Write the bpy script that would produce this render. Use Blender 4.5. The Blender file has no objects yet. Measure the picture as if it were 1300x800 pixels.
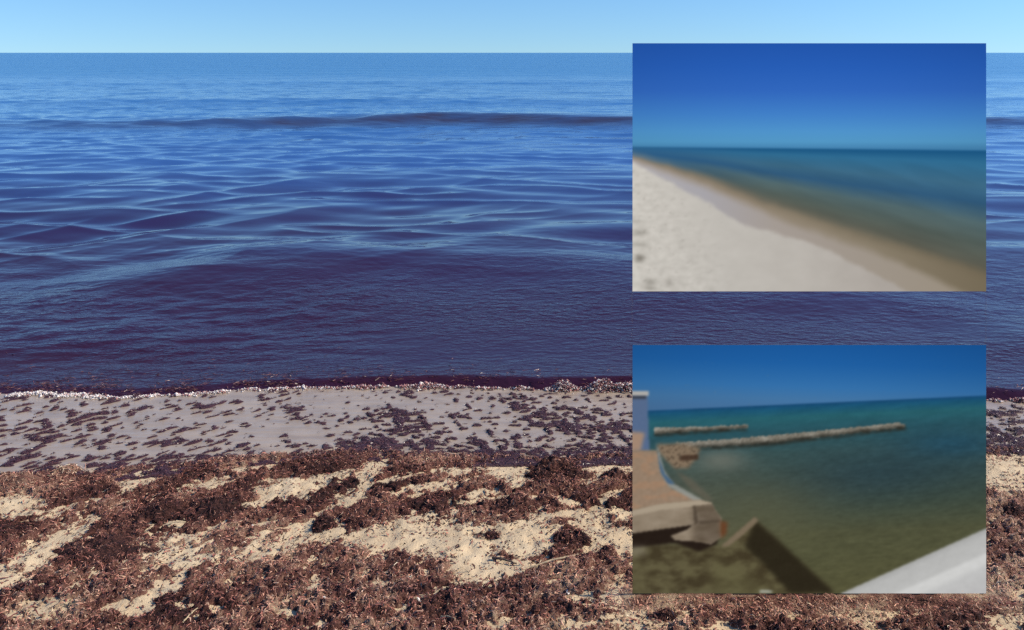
import bpy, math, random
import numpy as np
from math import radians

# ------------------------------------------------------------------ camera, sky, sun, exposure
F, HZ, CAMZ = 1020.0, 67.0, 1.6            # focal length (photo pixels), horizon row, eye height (m)
SUN_EL = 37.0
EXPOSURE = 0.25
scene = bpy.context.scene
cam_d = bpy.data.cameras.new('camera')
cam_d.sensor_width = 36.0
cam_d.lens = 36.0 * F / 1300.0
cam_d.shift_y = -(400.0 - HZ) / 1300.0     # level camera, horizon near the top of the frame
cam_d.clip_start, cam_d.clip_end = 0.05, 90000.0
cam = bpy.data.objects.new('camera', cam_d)
cam.location = (0, 0, CAMZ)
cam.rotation_euler = (radians(90), 0, 0)
scene.collection.objects.link(cam)
scene.camera = cam

world = bpy.data.worlds.new('World')
scene.world = world
world.use_nodes = True
wn = world.node_tree
wn.nodes.clear()
sky = wn.nodes.new('ShaderNodeTexSky')
sky.sky_type = 'NISHITA'
sky.sun_disc = False
sky.sun_elevation = radians(SUN_EL)
sky.sun_rotation = radians(90)
sky.altitude = 0.0
sky.air_density = 1.3
sky.dust_density = 0.0
sky.ozone_density = 10.0
bg = wn.nodes.new('ShaderNodeBackground')
bg.inputs['Strength'].default_value = 0.125
wo = wn.nodes.new('ShaderNodeOutputWorld')
wtc = wn.nodes.new('ShaderNodeTexCoord')
lift = wn.nodes.new('ShaderNodeVectorMath')            # softens the pale band that lies on the horizon
lift.operation = 'ADD'
lift.inputs[1].default_value = (0, 0, 0.07)
wn.links.new(wtc.outputs['Generated'], lift.inputs[0])
wn.links.new(lift.outputs[0], sky.inputs['Vector'])
tint = wn.nodes.new('ShaderNodeMix')                   # camera white balance: cooler sky
tint.data_type, tint.blend_type = 'RGBA', 'MULTIPLY'
tint.inputs[0].default_value = 1.0
tint.inputs[7].default_value = (0.90, 1.0, 1.08, 1)
wn.links.new(sky.outputs[0], tint.inputs[6])
wn.links.new(tint.outputs[2], bg.inputs['Color'])
wn.links.new(bg.outputs[0], wo.inputs['Surface'])

sun_d = bpy.data.lights.new('sun', 'SUN')
sun_d.energy = 5.0
sun_d.angle = radians(0.5)
sun_d.color = (1.0, 0.905, 0.775)
sun = bpy.data.objects.new('sun', sun_d)
sun.rotation_euler = (0, radians(90 - SUN_EL), 0)      # light comes from the right, along the shore
scene.collection.objects.link(sun)

vs = scene.view_settings
vs.view_transform = 'Standard'
vs.look = 'None'
vs.exposure = EXPOSURE
vs.gamma = 1.0
vs.use_curve_mapping = False
scene.cycles.use_denoising = False
scene.cycles.max_bounces = 6
scene.cycles.sample_clamp_indirect = 4.0

# ------------------------------------------------------------------ helpers
rng = np.random.default_rng(7)
random.seed(7)
COL = scene.collection


def tag(o, label=None, cat=None, group=None, kind=None):
    for k, v in (('label', label), ('category', cat), ('group', group), ('kind', kind)):
        if v:
            o[k] = v
    return o


def smooth(a, b, x):
    t = np.clip((x - a) / (b - a), 0, 1)
    return t * t * (3 - 2 * t)


_perm = [np.random.default_rng(100 + i).permutation(512) for i in range(40)]
_ang = [np.random.default_rng(300 + i).uniform(0, 2 * np.pi, 512) for i in range(40)]


def noise(x, y, seed=0):
    """gradient noise, about -1..1"""
    p, g = _perm[seed % 40], _ang[seed % 40]
    x = np.asarray(x, float) + 1000.37
    y = np.asarray(y, float) + 1000.71
    xi, yi = np.floor(x).astype(np.int64), np.floor(y).astype(np.int64)
    fx, fy = x - xi, y - yi
    u = fx * fx * fx * (fx * (fx * 6 - 15) + 10)
    v = fy * fy * fy * (fy * (fy * 6 - 15) + 10)

    def corner(ix, iy):
        a = g[p[(p[(xi + ix) & 511] + yi + iy) & 511]]
        return np.cos(a) * (fx - ix) + np.sin(a) * (fy - iy)
    n0 = corner(0, 0) * (1 - u) + corner(1, 0) * u
    n1 = corner(0, 1) * (1 - u) + corner(1, 1) * u
    return (n0 * (1 - v) + n1 * v) * 1.5


def fbm(x, y, octaves=4, seed=0, gain=0.5):
    s, a, t = 0.0, 1.0, 0.0
    for i in range(octaves):
        s = s + a * noise(x * 2.03 ** i, y * 2.03 ** i, seed + i)
        t += a
        a *= gain
    return s / t


def p2g(px, py, z=0.0):
    """photo pixel -> point on the ground at height z"""
    D = F * (CAMZ - z) / (py - HZ)
    return (px - 650.0) / F * D, D


def g2p(x, y, z=0.0):
    return 650.0 + F * x / y, HZ + F * (CAMZ - z) / y


def mesh_object(name, verts, faces, mat, parent=None, smooth_shade=True, attrs=None, colors=None):
    """verts (n,3), faces (m,3|4): one mesh object"""
    verts = np.asarray(verts, np.float32)
    faces = np.asarray(faces, np.int32)
    k = faces.shape[1]
    me = bpy.data.meshes.new(name)
    me.vertices.add(len(verts))
    me.vertices.foreach_set('co', verts.ravel())
    me.loops.add(faces.size)
    me.loops.foreach_set('vertex_index', faces.ravel())
    me.polygons.add(len(faces))
    me.polygons.foreach_set('loop_start', np.arange(0, faces.size, k, dtype=np.int32))
    me.polygons.foreach_set('use_smooth', np.full(len(faces), smooth_shade))
    me.update(calc_edges=True)
    for n, a in (attrs or {}).items():
        at = me.attributes.new(n, 'FLOAT', 'POINT')
        at.data.foreach_set('value', np.asarray(a, np.float32).ravel())
    for n, c in (colors or {}).items():
        at = me.attributes.new(n, 'FLOAT_COLOR', 'POINT')
        c4 = np.ones((len(verts), 4), np.float32)
        c4[:, :3] = c
        at.data.foreach_set('color', c4.ravel())
    me.materials.append(mat)
    o = bpy.data.objects.new(name, me)
    COL.objects.link(o)
    o.parent = parent
    return o


def grid_faces(nr, nc):
    i = np.arange(nr - 1)[:, None] * nc + np.arange(nc - 1)[None, :]
    return np.stack([i, i + 1, i + nc + 1, i + nc], -1).reshape(-1, 4)


def compact(verts, faces, extra):
    used = np.zeros(len(verts), bool)
    used[faces.ravel()] = True
    idx = np.cumsum(used) - 1
    return verts[used], idx[faces], [e[used] for e in extra]


# ------------------------------------------------------------------ material helpers
def new_mat(name):
    m = bpy.data.materials.new(name)
    m.use_nodes = True
    nt = m.node_tree
    nt.nodes.clear()
    out = nt.nodes.new('ShaderNodeOutputMaterial')
    bs = nt.nodes.new('ShaderNodeBsdfPrincipled')
    nt.links.new(bs.outputs[0], out.inputs['Surface'])
    return m, nt, bs


def N(nt, kind, **kw):
    n = nt.nodes.new(kind)
    for k, v in kw.items():
        if k.startswith('in_'):
            n.inputs[k[3:].replace('_', ' ')].default_value = v
        else:
            setattr(n, k, v)
    return n


def ramp(nt, src, stops):
    r = nt.nodes.new('ShaderNodeValToRGB')
    el = r.color_ramp.elements
    while len(el) < len(stops):
        el.new(0.5)
    for e, (p, c) in zip(el, stops):
        e.position = p
        e.color = (*c, 1) if len(c) == 3 else c
    nt.links.new(src, r.inputs[0])
    return r.outputs[0]


def mixc(nt, fac, a, b, blend='MIX'):
    m = nt.nodes.new('ShaderNodeMix')
    m.data_type = 'RGBA'
    m.blend_type = blend
    for sock, v in ((m.inputs[0], fac), (m.inputs[6], a), (m.inputs[7], b)):
        if hasattr(v, 'links'):
            nt.links.new(v, sock)
        elif isinstance(v, (int, float)):
            sock.default_value = v
        else:
            sock.default_value = (*v, 1)
    return m.outputs[2]


def math_n(nt, op, a, b=None, c=None):
    m = nt.nodes.new('ShaderNodeMath')
    m.operation = op
    for s, v in zip(m.inputs, (a, b, c)):
        if v is None:
            continue
        if hasattr(v, 'links'):
            nt.links.new(v, s)
        else:
            s.default_value = v
    return m.outputs[0]


def tex_noise(nt, scale, detail=4.0, rough=0.55, stretch=None, rotz=0.0):
    tc = nt.nodes.new('ShaderNodeNewGeometry')
    src = tc.outputs['Position']
    if stretch:
        mp = nt.nodes.new('ShaderNodeMapping')
        mp.inputs['Scale'].default_value = stretch
        mp.inputs['Rotation'].default_value = (0, 0, rotz)
        nt.links.new(src, mp.inputs['Vector'])
        src = mp.outputs[0]
    t = N(nt, 'ShaderNodeTexNoise', in_Scale=scale, in_Detail=detail, in_Roughness=rough)
    nt.links.new(src, t.inputs['Vector'])
    return t.outputs['Fac']


# sand: dry tan, or wet under a thin film of water
def make_sand_mat():
    m, nt, bs = new_mat('sand')
    wet = N(nt, 'ShaderNodeAttribute', attribute_name='wet').outputs['Fac']
    big = tex_noise(nt, 9, 5)
    fine = tex_noise(nt, 260, 4, 0.7)
    grit = tex_noise(nt, 700, 2, 0.6)
    dry = ramp(nt, big, [(0.3, (0.54, 0.405, 0.25)), (0.7, (0.68, 0.53, 0.335))])
    dry = mixc(nt, 0.38, dry, ramp(nt, fine, [(0.28, (0.42, 0.38, 0.34)), (0.55, (1, 1, 1)), (0.8, (1.15, 1.12, 1.08))]), 'MULTIPLY')
    dry = mixc(nt, ramp(nt, grit, [(0.66, (0, 0, 0)), (0.74, (0.4, 0.4, 0.4))]), dry, (0.16, 0.10, 0.08))
    wetc = ramp(nt, big, [(0.3, (0.325, 0.25, 0.18)), (0.75, (0.42, 0.33, 0.245))])
    wetc = mixc(nt, 0.3, wetc, ramp(nt, fine, [(0.3, (0.6, 0.6, 0.6)), (0.6, (1, 1, 1))]), 'MULTIPLY')
    streak = tex_noise(nt, 9, 4, 0.6, stretch=(0.45, 2.2, 1), rotz=0.35)
    wetc = mixc(nt, 0.6, wetc, ramp(nt, streak, [(0.32, (0.72, 0.68, 0.68)), (0.55, (1, 1, 1)), (0.72, (1.14, 1.13, 1.12))]), 'MULTIPLY')
    nt.links.new(mixc(nt, wet, dry, wetc), bs.inputs['Base Color'])
    nt.links.new(ramp(nt, wet, [(0, (0.95,) * 3), (1, (0.5,) * 3)]), bs.inputs['Roughness'])
    bs.inputs['Specular IOR Level'].default_value = 0.25
    nt.links.new(wet, bs.inputs['Coat Weight'])
    cb = N(nt, 'ShaderNodeBump', in_Strength=0.6, in_Distance=0.01)
    nt.links.new(tex_noise(nt, 14, 4, 0.6, stretch=(0.6, 1.8, 1), rotz=0.3), cb.inputs['Height'])
    nt.links.new(cb.outputs[0], bs.inputs['Coat Normal'])
    bs.inputs['Coat Roughness'].default_value = 0.10
    bs.inputs['Coat IOR'].default_value = 1.33
    b1 = N(nt, 'ShaderNodeBump', in_Distance=0.0035)
    nt.links.new(math_n(nt, 'MULTIPLY_ADD', wet, -0.92, 0.95), b1.inputs['Strength'])
    nt.links.new(tex_noise(nt, 150, 6, 0.7), b1.inputs['Height'])
    nt.links.new(b1.outputs[0], bs.inputs['Normal'])
    return m


# seaweed mass: colour comes from attribute 'tone' (0 dark maroon .. 1 dried pinkish straw) broken up by grain
def make_weed_mat():
    m, nt, bs = new_mat('seaweed')
    tone = N(nt, 'ShaderNodeAttribute', attribute_name='tone').outputs['Fac']
    wet = N(nt, 'ShaderNodeAttribute', attribute_name='wet').outputs['Fac']
    g1 = tex_noise(nt, 170, 5, 0.75)
    g2 = tex_noise(nt, 420, 3, 0.7)
    v = math_n(nt, 'MULTIPLY_ADD', math_n(nt, 'SUBTRACT', g1, 0.5), 1.7, tone)
    c = ramp(nt, v, [(0.0, (0.012, 0.006, 0.005)), (0.28, (0.070, 0.025, 0.019)), (0.52, (0.19, 0.080, 0.056)),
                     (0.78, (0.36, 0.22, 0.145)), (1.0, (0.58, 0.43, 0.27))])
    c = mixc(nt, 0.6, c, ramp(nt, g2, [(0.3, (0.35, 0.32, 0.32)), (0.6, (1, 1, 1)), (0.8, (1.3, 1.25, 1.2))]), 'MULTIPLY')
    wc = ramp(nt, g1, [(0.3, (0.034, 0.013, 0.022)), (0.7, (0.11, 0.048, 0.062))])
    nt.links.new(mixc(nt, wet, c, wc), bs.inputs['Base Color'])
    nt.links.new(ramp(nt, wet, [(0, (0.9,) * 3), (1, (0.45,) * 3)]), bs.inputs['Roughness'])
    bs.inputs['Specular IOR Level'].default_value = 0.25
    b = N(nt, 'ShaderNodeBump', in_Strength=1.0, in_Distance=0.012)
    nt.links.new(tex_noise(nt, 120, 8, 0.75), b.inputs['Height'])
    nt.links.new(b.outputs[0], bs.inputs['Normal'])
    return m


def make_attr_mat(name, rough=0.8, spec=0.25, sss=0.0):
    m, nt, bs = new_mat(name)
    a = N(nt, 'ShaderNodeAttribute', attribute_name='tint')
    g = tex_noise(nt, 500, 3, 0.6)
    c = mixc(nt, 0.5, a.outputs['Color'], ramp(nt, g, [(0.3, (0.6, 0.6, 0.6)), (0.65, (1.1, 1.1, 1.1))]), 'MULTIPLY')
    nt.links.new(c, bs.inputs['Base Color'])
    bs.inputs['Roughness'].default_value = rough
    bs.inputs['Specular IOR Level'].default_value = spec
    if sss:
        bs.inputs['Subsurface Weight'].default_value = sss
        bs.inputs['Subsurface Radius'].default_value = (0.01, 0.008, 0.007)
        bs.inputs['Subsurface Scale'].default_value = 0.5
    return m


# sea: dark body clouded with red seaweed near the beach, blue-green far out; the surface mirrors the sky
def make_sea_mat():
    m, nt, bs = new_mat('sea_water')
    geo = nt.nodes.new('ShaderNodeNewGeometry')
    sep = nt.nodes.new('ShaderNodeSeparateXYZ')
    nt.links.new(geo.outputs['Position'], sep.inputs[0])
    mr = N(nt, 'ShaderNodeMapRange', in_From_Min=3.0, in_From_Max=60.0)
    nt.links.new(sep.outputs['Y'], mr.inputs['Value'])
    cloud = tex_noise(nt, 0.7, 4, 0.55, stretch=(0.5, 1.6, 1))
    pos = math_n(nt, 'MULTIPLY_ADD', math_n(nt, 'SUBTRACT', cloud, 0.5), 0.06, mr.outputs[0])
    c = ramp(nt, pos, [(0.0, (0.036, 0.007, 0.012)), (0.016, (0.030, 0.009, 0.024)), (0.05, (0.028, 0.010, 0.036)), (0.085, (0.024, 0.018, 0.070)),
                       (0.15, (0.028, 0.085, 0.26)), (0.30, (0.026, 0.125, 0.33)), (1.0, (0.012, 0.135, 0.33))])
    shade_fac = N(nt, 'ShaderNodeAttribute', attribute_name='face_shade').outputs['Fac']
    c = mixc(nt, shade_fac, c, (0.034, 0.026, 0.046))  # paints the shaded front face of the main swell into the base colour
    nt.links.new(c, bs.inputs['Base Color'])
    rg = N(nt, 'ShaderNodeMapRange', in_From_Min=7.0, in_From_Max=60.0, in_To_Min=0.04, in_To_Max=0.22)
    nt.links.new(sep.outputs['Y'], rg.inputs['Value'])
    nt.links.new(rg.outputs[0], bs.inputs['Roughness'])
    bs.inputs['IOR'].default_value = 1.34
    bs.inputs['Specular IOR Level'].default_value = 0.5
    # capillary ripples, finer close to the shore; longer chop far out
    fade = N(nt, 'ShaderNodeMapRange', in_From_Min=5.0, in_From_Max=6.3, in_To_Min=1.0, in_To_Max=0.02)
    nt.links.new(sep.outputs['Y'], fade.inputs['Value'])
    rip = tex_noise(nt, 30, 3, 0.6, stretch=(0.5, 1.0, 1), rotz=0.12)
    gust = ramp(nt, tex_noise(nt, 1.1, 3, 0.6, stretch=(0.6, 1.2, 1)), [(0.35, (0.25,) * 3), (0.62, (1,) * 3)])
    h1 = math_n(nt, 'MULTIPLY', math_n(nt, 'MULTIPLY', math_n(nt, 'MULTIPLY', rip, gust), fade.outputs[0]), 0.012)
    h2 = math_n(nt, 'MULTIPLY', tex_noise(nt, 5.5, 4, 0.55, stretch=(0.4, 1.0, 1), rotz=-0.1), 0.030)
    h3 = math_n(nt, 'MULTIPLY', tex_noise(nt, 1.3, 3, 0.5, stretch=(0.35, 1.0, 1), rotz=0.05), 0.10)
    far = N(nt, 'ShaderNodeMapRange', in_From_Min=8.0, in_From_Max=20.0, in_To_Min=0.04, in_To_Max=0.8)
    nt.links.new(sep.outputs['Y'], far.inputs['Value'])
    off = N(nt, 'ShaderNodeMapRange', in_From_Min=25.0, in_From_Max=90.0, in_To_Min=0.0, in_To_Max=1.0)
    nt.links.new(sep.outputs['Y'], off.inputs['Value'])
    h4 = math_n(nt, 'MULTIPLY', tex_noise(nt, 0.22, 5, 0.6, stretch=(0.25, 1.0, 1)), 0.9)
    h1 = math_n(nt, 'ADD', h1, math_n(nt, 'MULTIPLY', h4, off.outputs[0]))
    hh = math_n(nt, 'ADD', h1, math_n(nt, 'MULTIPLY', math_n(nt, 'ADD', h2, h3), far.outputs[0]))
    b = N(nt, 'ShaderNodeBump', in_Strength=1.0, in_Distance=1.0)
    nt.links.new(hh, b.inputs['Height'])
    nt.links.new(b.outputs[0], bs.inputs['Normal'])
    return m


SAND = make_sand_mat()
WEED = make_weed_mat()
SHRED = make_attr_mat('seaweed_shreds', 0.75, 0.3)
FLECK = make_attr_mat('wet_seaweed', 0.35, 0.4)
FOAM = make_attr_mat('foam', 0.35, 0.5, 0.3)
SEA = make_sea_mat()

# ------------------------------------------------------------------ lie of the beach (pixels of the photograph turned into metres)
_sh = [(0, 499), (60, 499), (150, 504), (240, 500), (300, 494), (400, 492), (500, 490), (600, 491), (700, 494), (800, 494),
       (950, 497), (1100, 502), (1255, 507), (1300, 508)]
_wd = [(0, 607), (60, 601), (130, 601), (200, 590), (300, 580), (400, 573), (500, 574), (600, 579), (700, 582), (800, 577),
       (950, 572), (1255, 567), (1300, 565)]
_sx, _sy = np.array([p2g(*p) for p in _sh]).T
_wx, _wy = np.array([p2g(*p, 0.012) for p in _wd]).T


def shore(x):
    e = np.clip(np.abs(x) - 2.2, 0, None)
    return np.interp(x, _sx, _sy) + 0.012 * noise(x * 9, 0 * x, 1) + 0.2 * noise(x * 0.15, 0 * x + 3, 2) * np.minimum(e, 1)


def wetline(x):
    return np.interp(x, _wx, _wy) + 0.03 * noise(x * 5, 0 * x, 3)


def sand_base(x, y):
    u = shore(x) - y
    z = np.where(u > 0, 0.016 * np.minimum(u, 6), 0.09 * np.maximum(u, -14))
    inland = wetline(x) - y
    return z + 0.012 * smooth(-0.02, 0.25, inland)


# sand patches left bare by the seaweed: px, py, rx, ry, tilt in the photograph, strength
PATCH = [
    (22, 638, 34, 11, 5, 1), (192, 606, 30, 8, 14, 1), (68, 692, 44, 12, 33, 1), (48, 778, 34, 11, 12, .75), (4, 738, 20, 14, 0, .8),
    (198, 758, 42, 7, 36, 1.1), (236, 712, 40, 8, 12, .9), (205, 697, 50, 15, 10, .55), (212, 671, 26, 3, 8, .9), (262, 615, 26, 6, 8, .7),
    (318, 590, 28, 6, 10, .9), (391, 605, 48, 5, 6, .9), (374, 622, 38, 11, 12, 1.1), (334, 633, 14, 13, 20, 1), (479, 589, 12, 9, 60, 1),
    (470, 606, 20, 9, 50, 1), (454, 622, 26, 8, 35, 1), (430, 639, 20, 6, 30, 1), (526, 620, 28, 5, 12, 1), (555, 617, 26, 5, 5, .9),
    (515, 684, 62, 19, 0, 1.0), (565, 688, 44, 20, 0, .95), (394, 678, 34, 11, 8, .9), (345, 697, 58, 15, 12, .6), (300, 712, 40, 10, 15, .5),
    (602, 712, 24, 32, 0, 1.1), (648, 718, 30, 8, 5, .8), (667, 680, 34, 20, -5, 1.1), (652, 594, 30, 13, 0, 1.1), (580, 597, 32, 8, 4, .8),
    (712, 651, 28, 5, 4, 1.05), (718, 636, 18, 4, 0, .9), (619, 630, 34, 7, 4, .6), (760, 656, 18, 8, -25, .9), (792, 652, 16, 8, -20, .9),
    (778, 681, 42, 14, -28, 1), (775, 590, 28, 9, 10, .9), (787, 756, 18, 20, 15, .8), (815, 790, 40, 16, 8, .9), (727, 796, 24, 8, 0, .7),
    (1272, 592, 40, 14, 0, .9), (1282, 612, 34, 10, -10, .8), (1276, 797, 26, 12, 5, .8), (1100, 785, 60, 7, 8, .5), (940, 600, 60, 12, 5, 1),
    (1080, 640, 90, 20, -5, .9), (900, 690, 80, 20, 10, .9), (1150, 720, 70, 14, 15, .8), (455, 735, 26, 5, 20, .5), (110, 735, 30, 6, 30, .5),
    (160, 640, 30, 4, 15, .5), (60, 655, 30, 4, 8, .6), (268, 675, 24, 6, 20, .5), (735, 612, 24, 4, 0, .4), (560, 655, 40, 4, -3, .45),
]


def patch_field(px, py, wx, wy):
    """wx, wy: warp noise in pixels"""
    f = np.zeros_like(px)
    for cx, cy, rx, ry, a, s in PATCH:
        a = radians(a)
        dx, dy = px + wx - cx, py + wy - cy
        u = (dx * math.cos(a) - dy * math.sin(a)) / rx
        v = (dx * math.sin(a) + dy * math.cos(a)) / ry
        f = np.maximum(f, s * np.clip(1.75 - np.sqrt(u * u + v * v), 0, 1.2))
    return f


BOARD_D, BOARD_X0, BOARD_X1 = 2.312, 0.33, 1.40


def by_board(x, y):
    return smooth(0.13, 0.03, np.abs(y - BOARD_D + 0.01)) * smooth(BOARD_X0 - 0.1, BOARD_X0, x) * (1 - smooth(BOARD_X1, BOARD_X1 + 0.1, x))


def weed_height(x, y):
    """thickness of the seaweed layer above the sand (negative: bare), and tone"""
    inland = wetline(x) - y
    px, py = g2p(x, np.maximum(y, 0.9), 0.03)
    inside = smooth(-1500, -60, px) * (1 - smooth(1360, 2800, px)) * smooth(0.9, 1.7, y)
    wx = 26 * fbm(x * 7, y * 7, 3, 5)
    wy = 14 * fbm(x * 7, y * 7, 3, 9)
    pf = patch_field(px, py, wx, wy) * inside
    generic = smooth(0.12, 0.5, fbm(x * 1.6, y * 2.4, 3, 12)) * (1 - smooth(0, 0.4, inside))
    pf = np.maximum(pf, generic)
    c, sn = math.cos(0.45), math.sin(0.45)
    st = fbm((x * c + y * sn) * 2.6, (y * c - x * sn) * 15, 3, 38, 0.6)
    pf = np.maximum(pf, 0.85 * smooth(0.12, 0.42, st) * smooth(2.25, 2.6, y))
    fr = smooth(2.6, 2.25, y)
    pf = np.maximum(pf, 0.95 * smooth(0.10, 0.42, fbm(x * 8 + 2 * y, y * 13 - 3 * x, 3, 32, 0.6)) * fr)
    lump = fbm(x * 6.5, y * 6.5, 3, 14)
    mid = fbm(x * 19, y * 19, 3, 17, 0.6)
    clod = np.abs(fbm(x * 36, y * 36, 3, 20, 0.6))
    fine = fbm(x * 70, y * 70, 2, 24, 0.7)
    front = smooth(2.55, 2.25, y)                                   # the rubbly foreground
    t = 0.017 + 0.014 * lump + 0.021 * mid + 0.008 * fine + front * 0.055 * (clod - 0.13)
    t = t - 0.040 * pf
    t = t + (0.040 - 0.012 * front) * fbm(x * 34 + y * 9, y * 44 - x * 15, 3, 22, 0.65)
    t = np.where(t > 0, 0.55 * t + 0.10 * np.minimum(t, 0.01), t)
    t = t - 0.10 * smooth(0.02, -0.05, inland)
    near = by_board(x, y)
    t = t * (1 - near) + near * np.clip(t, 0.002, 0.006)
    tone = 0.37 + 0.62 * fbm(x * 3.6 + y * 1.2, y * 5.5 - x * 1.6, 3, 27) + 0.22 * mid + 0.14 * front + 0.34 * np.clip(pf, 0, 1) + 0.25 * front * fbm(x * 26, y * 26, 2, 35) + 0.14 * smooth(1200, 1260, px) * inside
    return t, np.clip(tone, 0.03, 0.95), pf, inland


def axis(dense0, dense1, step, lo, hi, grow=1.25):
    a = list(np.arange(dense0, dense1, step))
    s, v = step, a[-1]
    while v < hi:
        s *= grow
        v += s
        a.append(v)
    s, v = step, a[0]
    while v > lo:
        s *= grow
        v -= s
        a.insert(0, v)
    return np.array(a)


# ------------------------------------------------------------------ the sand sheet
xs = axis(-2.6, 2.6, 0.011, -220, 220)
ys = axis(1.7, 4.3, 0.011, -120, 16)
GX, GY = np.meshgrid(xs, ys)
ripple = 0.010 * fbm(GX * 7 + GY * 3, GY * 14 - GX * 6, 3, 30) * smooth(0.0, 0.2, wetline(GX) - GY)
ripple += 0.0012 * noise(GX * 4 , GY * 9, 33)
GZ = sand_base(GX, GY) + (1 - by_board(GX, GY)) * (ripple + 0.008 * fbm(GX * 30, GY * 30, 2, 31) * smooth(0.05, 0.3, wetline(GX) - GY))
wet = 1 - smooth(-0.05, 0.07, wetline(GX) - GY + 0.03 * fbm(GX * 12, GY * 12, 2, 34))
beach = mesh_object('beach_sand', np.stack([GX, GY, GZ], -1).reshape(-1, 3), grid_faces(len(ys), len(xs)), SAND, attrs={'wet': wet})
tag(beach, 'tan sand beach, wet and grey beside the water', None, kind='structure')


def lookup(A, x, y, ax=None, ay=None):
    ax = xs if ax is None else ax
    ay = ys if ay is None else ay
    i = np.clip(np.searchsorted(ax, x) - 1, 0, len(ax) - 2)
    j = np.clip(np.searchsorted(ay, y) - 1, 0, len(ay) - 2)
    u = (x - ax[i]) / (ax[i + 1] - ax[i])
    v = (y - ay[j]) / (ay[j + 1] - ay[j])
    return (A[j, i] * (1 - u) + A[j, i + 1] * u) * (1 - v) + (A[j + 1, i] * (1 - u) + A[j + 1, i + 1] * u) * v


# ------------------------------------------------------------------ the sea
def crest(x, y, pts, h, sf, sb):
    """a swell: pts = pixel line of the crest; h height, sf / sb widths of the front and the back"""
    gx, gy = np.array([p2g(px, py, hh * min(h, 0.2)) for px, py, hh in pts]).T
    hs = np.array([p[2] for p in pts])
    c = np.interp(x, gx, gy)
    k = np.interp(x, gx, hs) * h
    d = y - c
    return k * np.where(d < 0, np.exp(-(d / sf) ** 2), np.exp(-(d / sb) ** 2))


def sea_height(x, y):
    s = y - shore(x)
    A = np.interp(x, [-2.4, -1.6, -0.9, 0.0, 0.6, 2.4], [0.012, 0.014, 0.026, 0.036, 0.042, 0.034])
    z = A * smooth(-0.015, 0.06, s) * np.exp(-np.clip(s, 0, None) / 0.55) - 0.05 * smooth(0.0, -0.06, s)
    big = smooth(0.3, 1.2, s)
    z = z + crest(x, y, [(-400, 160, .35), (0, 157, .45), (200, 155, .6), (400, 150, .85), (560, 146, 1), (700, 148, .95), (800, 150, .85), (1300, 152, .7), (1900, 150, .6)], 0.20, 0.50, 2.2)
    z = z + crest(x, y, [(-400, 130, .6), (0, 129, .6), (250, 128, .9), (500, 127, 1), (800, 129, .6), (1300, 126, .8), (1900, 126, .6)], 0.11, 0.9, 3.0)
    z = z + crest(x, y, [(-400, 105, 1), (300, 106, .5), (800, 104, 1), (1900, 105, .8)], 0.12, 2.0, 5.0)
    z = z + crest(x, y, [(-400, 330, 0), (480, 305, 0), (600, 301, .25), (700, 298, .9), (800, 296, 1), (1000, 288, 1), (1300, 262, .9), (1900, 250, .7)], 0.045, 0.30, 0.42)
    z = z + crest(x, y, [(-400, 410, .3), (0, 385, .35), (180, 352, .6), (300, 330, .9), (400, 322, 1), (560, 316, 1), (680, 322, .9), (800, 336, .85), (1000, 345, .8), (1300, 320, .8), (1900, 330, .7)], 0.085, 0.95, 0.55)
    z = z + crest(x, y, [(-400, 470, .4), (0, 446, .6), (150, 430, .5), (300, 440, .1), (1200, 450, .1), (1300, 432, .9), (1900, 440, .8)], 0.03, 0.22, 0.3)
    lim = 1 - smooth(40, 120, y)
    # crossing wavelets
    q1, a1 = (y - 0.75 * x) * 0.8, (x + 0.75 * y) * 0.8
    q2, a2 = y + 0.10 * x, x - 0.10 * y
    w1 = 0.35 + 0.65 * smooth(0.8, -1.6, x / np.maximum(y, 4) * 8)
    r1 = fbm(a1 * 0.30, q1 * 1.15, 2, 5, 0.4) * w1
    r2 = fbm(a2 * 0.28, q2 * 1.25, 2, 8, 0.45)
    zone = 0.25 + 0.75 * smooth(5.6, 7.2, y + 0.7 * smooth(0.2, -2.5, x))
    z = z + big * lim * zone * (0.072 * (0.5 - np.abs(r1)) + 0.078 * (0.5 - np.abs(r2)))
    z = z + big * lim * zone * 0.010 * fbm(x * 1.1 + 0.3 * y, y * 4.6, 2, 11) * smooth(8, 13, y)
    fine = big * (1 - smooth(9, 16, y)) * 0.0030 * fbm(x * 7, y * 15, 3, 14) * (1 - 0.8 * smooth(6, 7.5, y))
    left = smooth(0.1, 0.5, s) * (1 - smooth(1.0, 2.0, s)) * smooth(-0.2, -1.4, x) * 0.010 * fbm(x * 4 + y * 1.5, y * 9 - x * 2, 2, 36)
    return z + fine + left


rows = np.concatenate([1632.0 / np.arange(580 - HZ, 23, -0.8), np.geomspace(72, 40000, 64)])
tcol = np.concatenate([-np.geomspace(40, 0.83, 40), np.linspace(-0.82, 0.82, 770), np.geomspace(0.83, 40, 40)])
SY, ST = np.meshgrid(rows, tcol, indexing='ij')
SX = ST * SY
SZ = sea_height(SX, SY)
keep_v = (SY - shore(SX)) > -0.12
f = grid_faces(len(rows), len(tcol))
f = f[keep_v.ravel()[f].any(1)]
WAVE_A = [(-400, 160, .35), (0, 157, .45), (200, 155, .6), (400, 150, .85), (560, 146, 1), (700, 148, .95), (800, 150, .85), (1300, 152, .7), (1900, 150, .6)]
face_shade = crest(SX, SY + 0.35, WAVE_A, 1.0, 0.7, 0.55)         # swell's dark front face put into the water colour, tinted by weed
face_shade = np.clip(face_shade * (0.85 + 0.5 * fbm(SX * 0.8, SY * 3, 3, 16)), 0, 0.92)
v, f, (shade_v,) = compact(np.stack([SX, SY, SZ], -1).reshape(-1, 3), f, [face_shade.ravel()])
sea = mesh_object('sea', v, f, SEA, attrs={'face_shade': shade_v})
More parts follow.
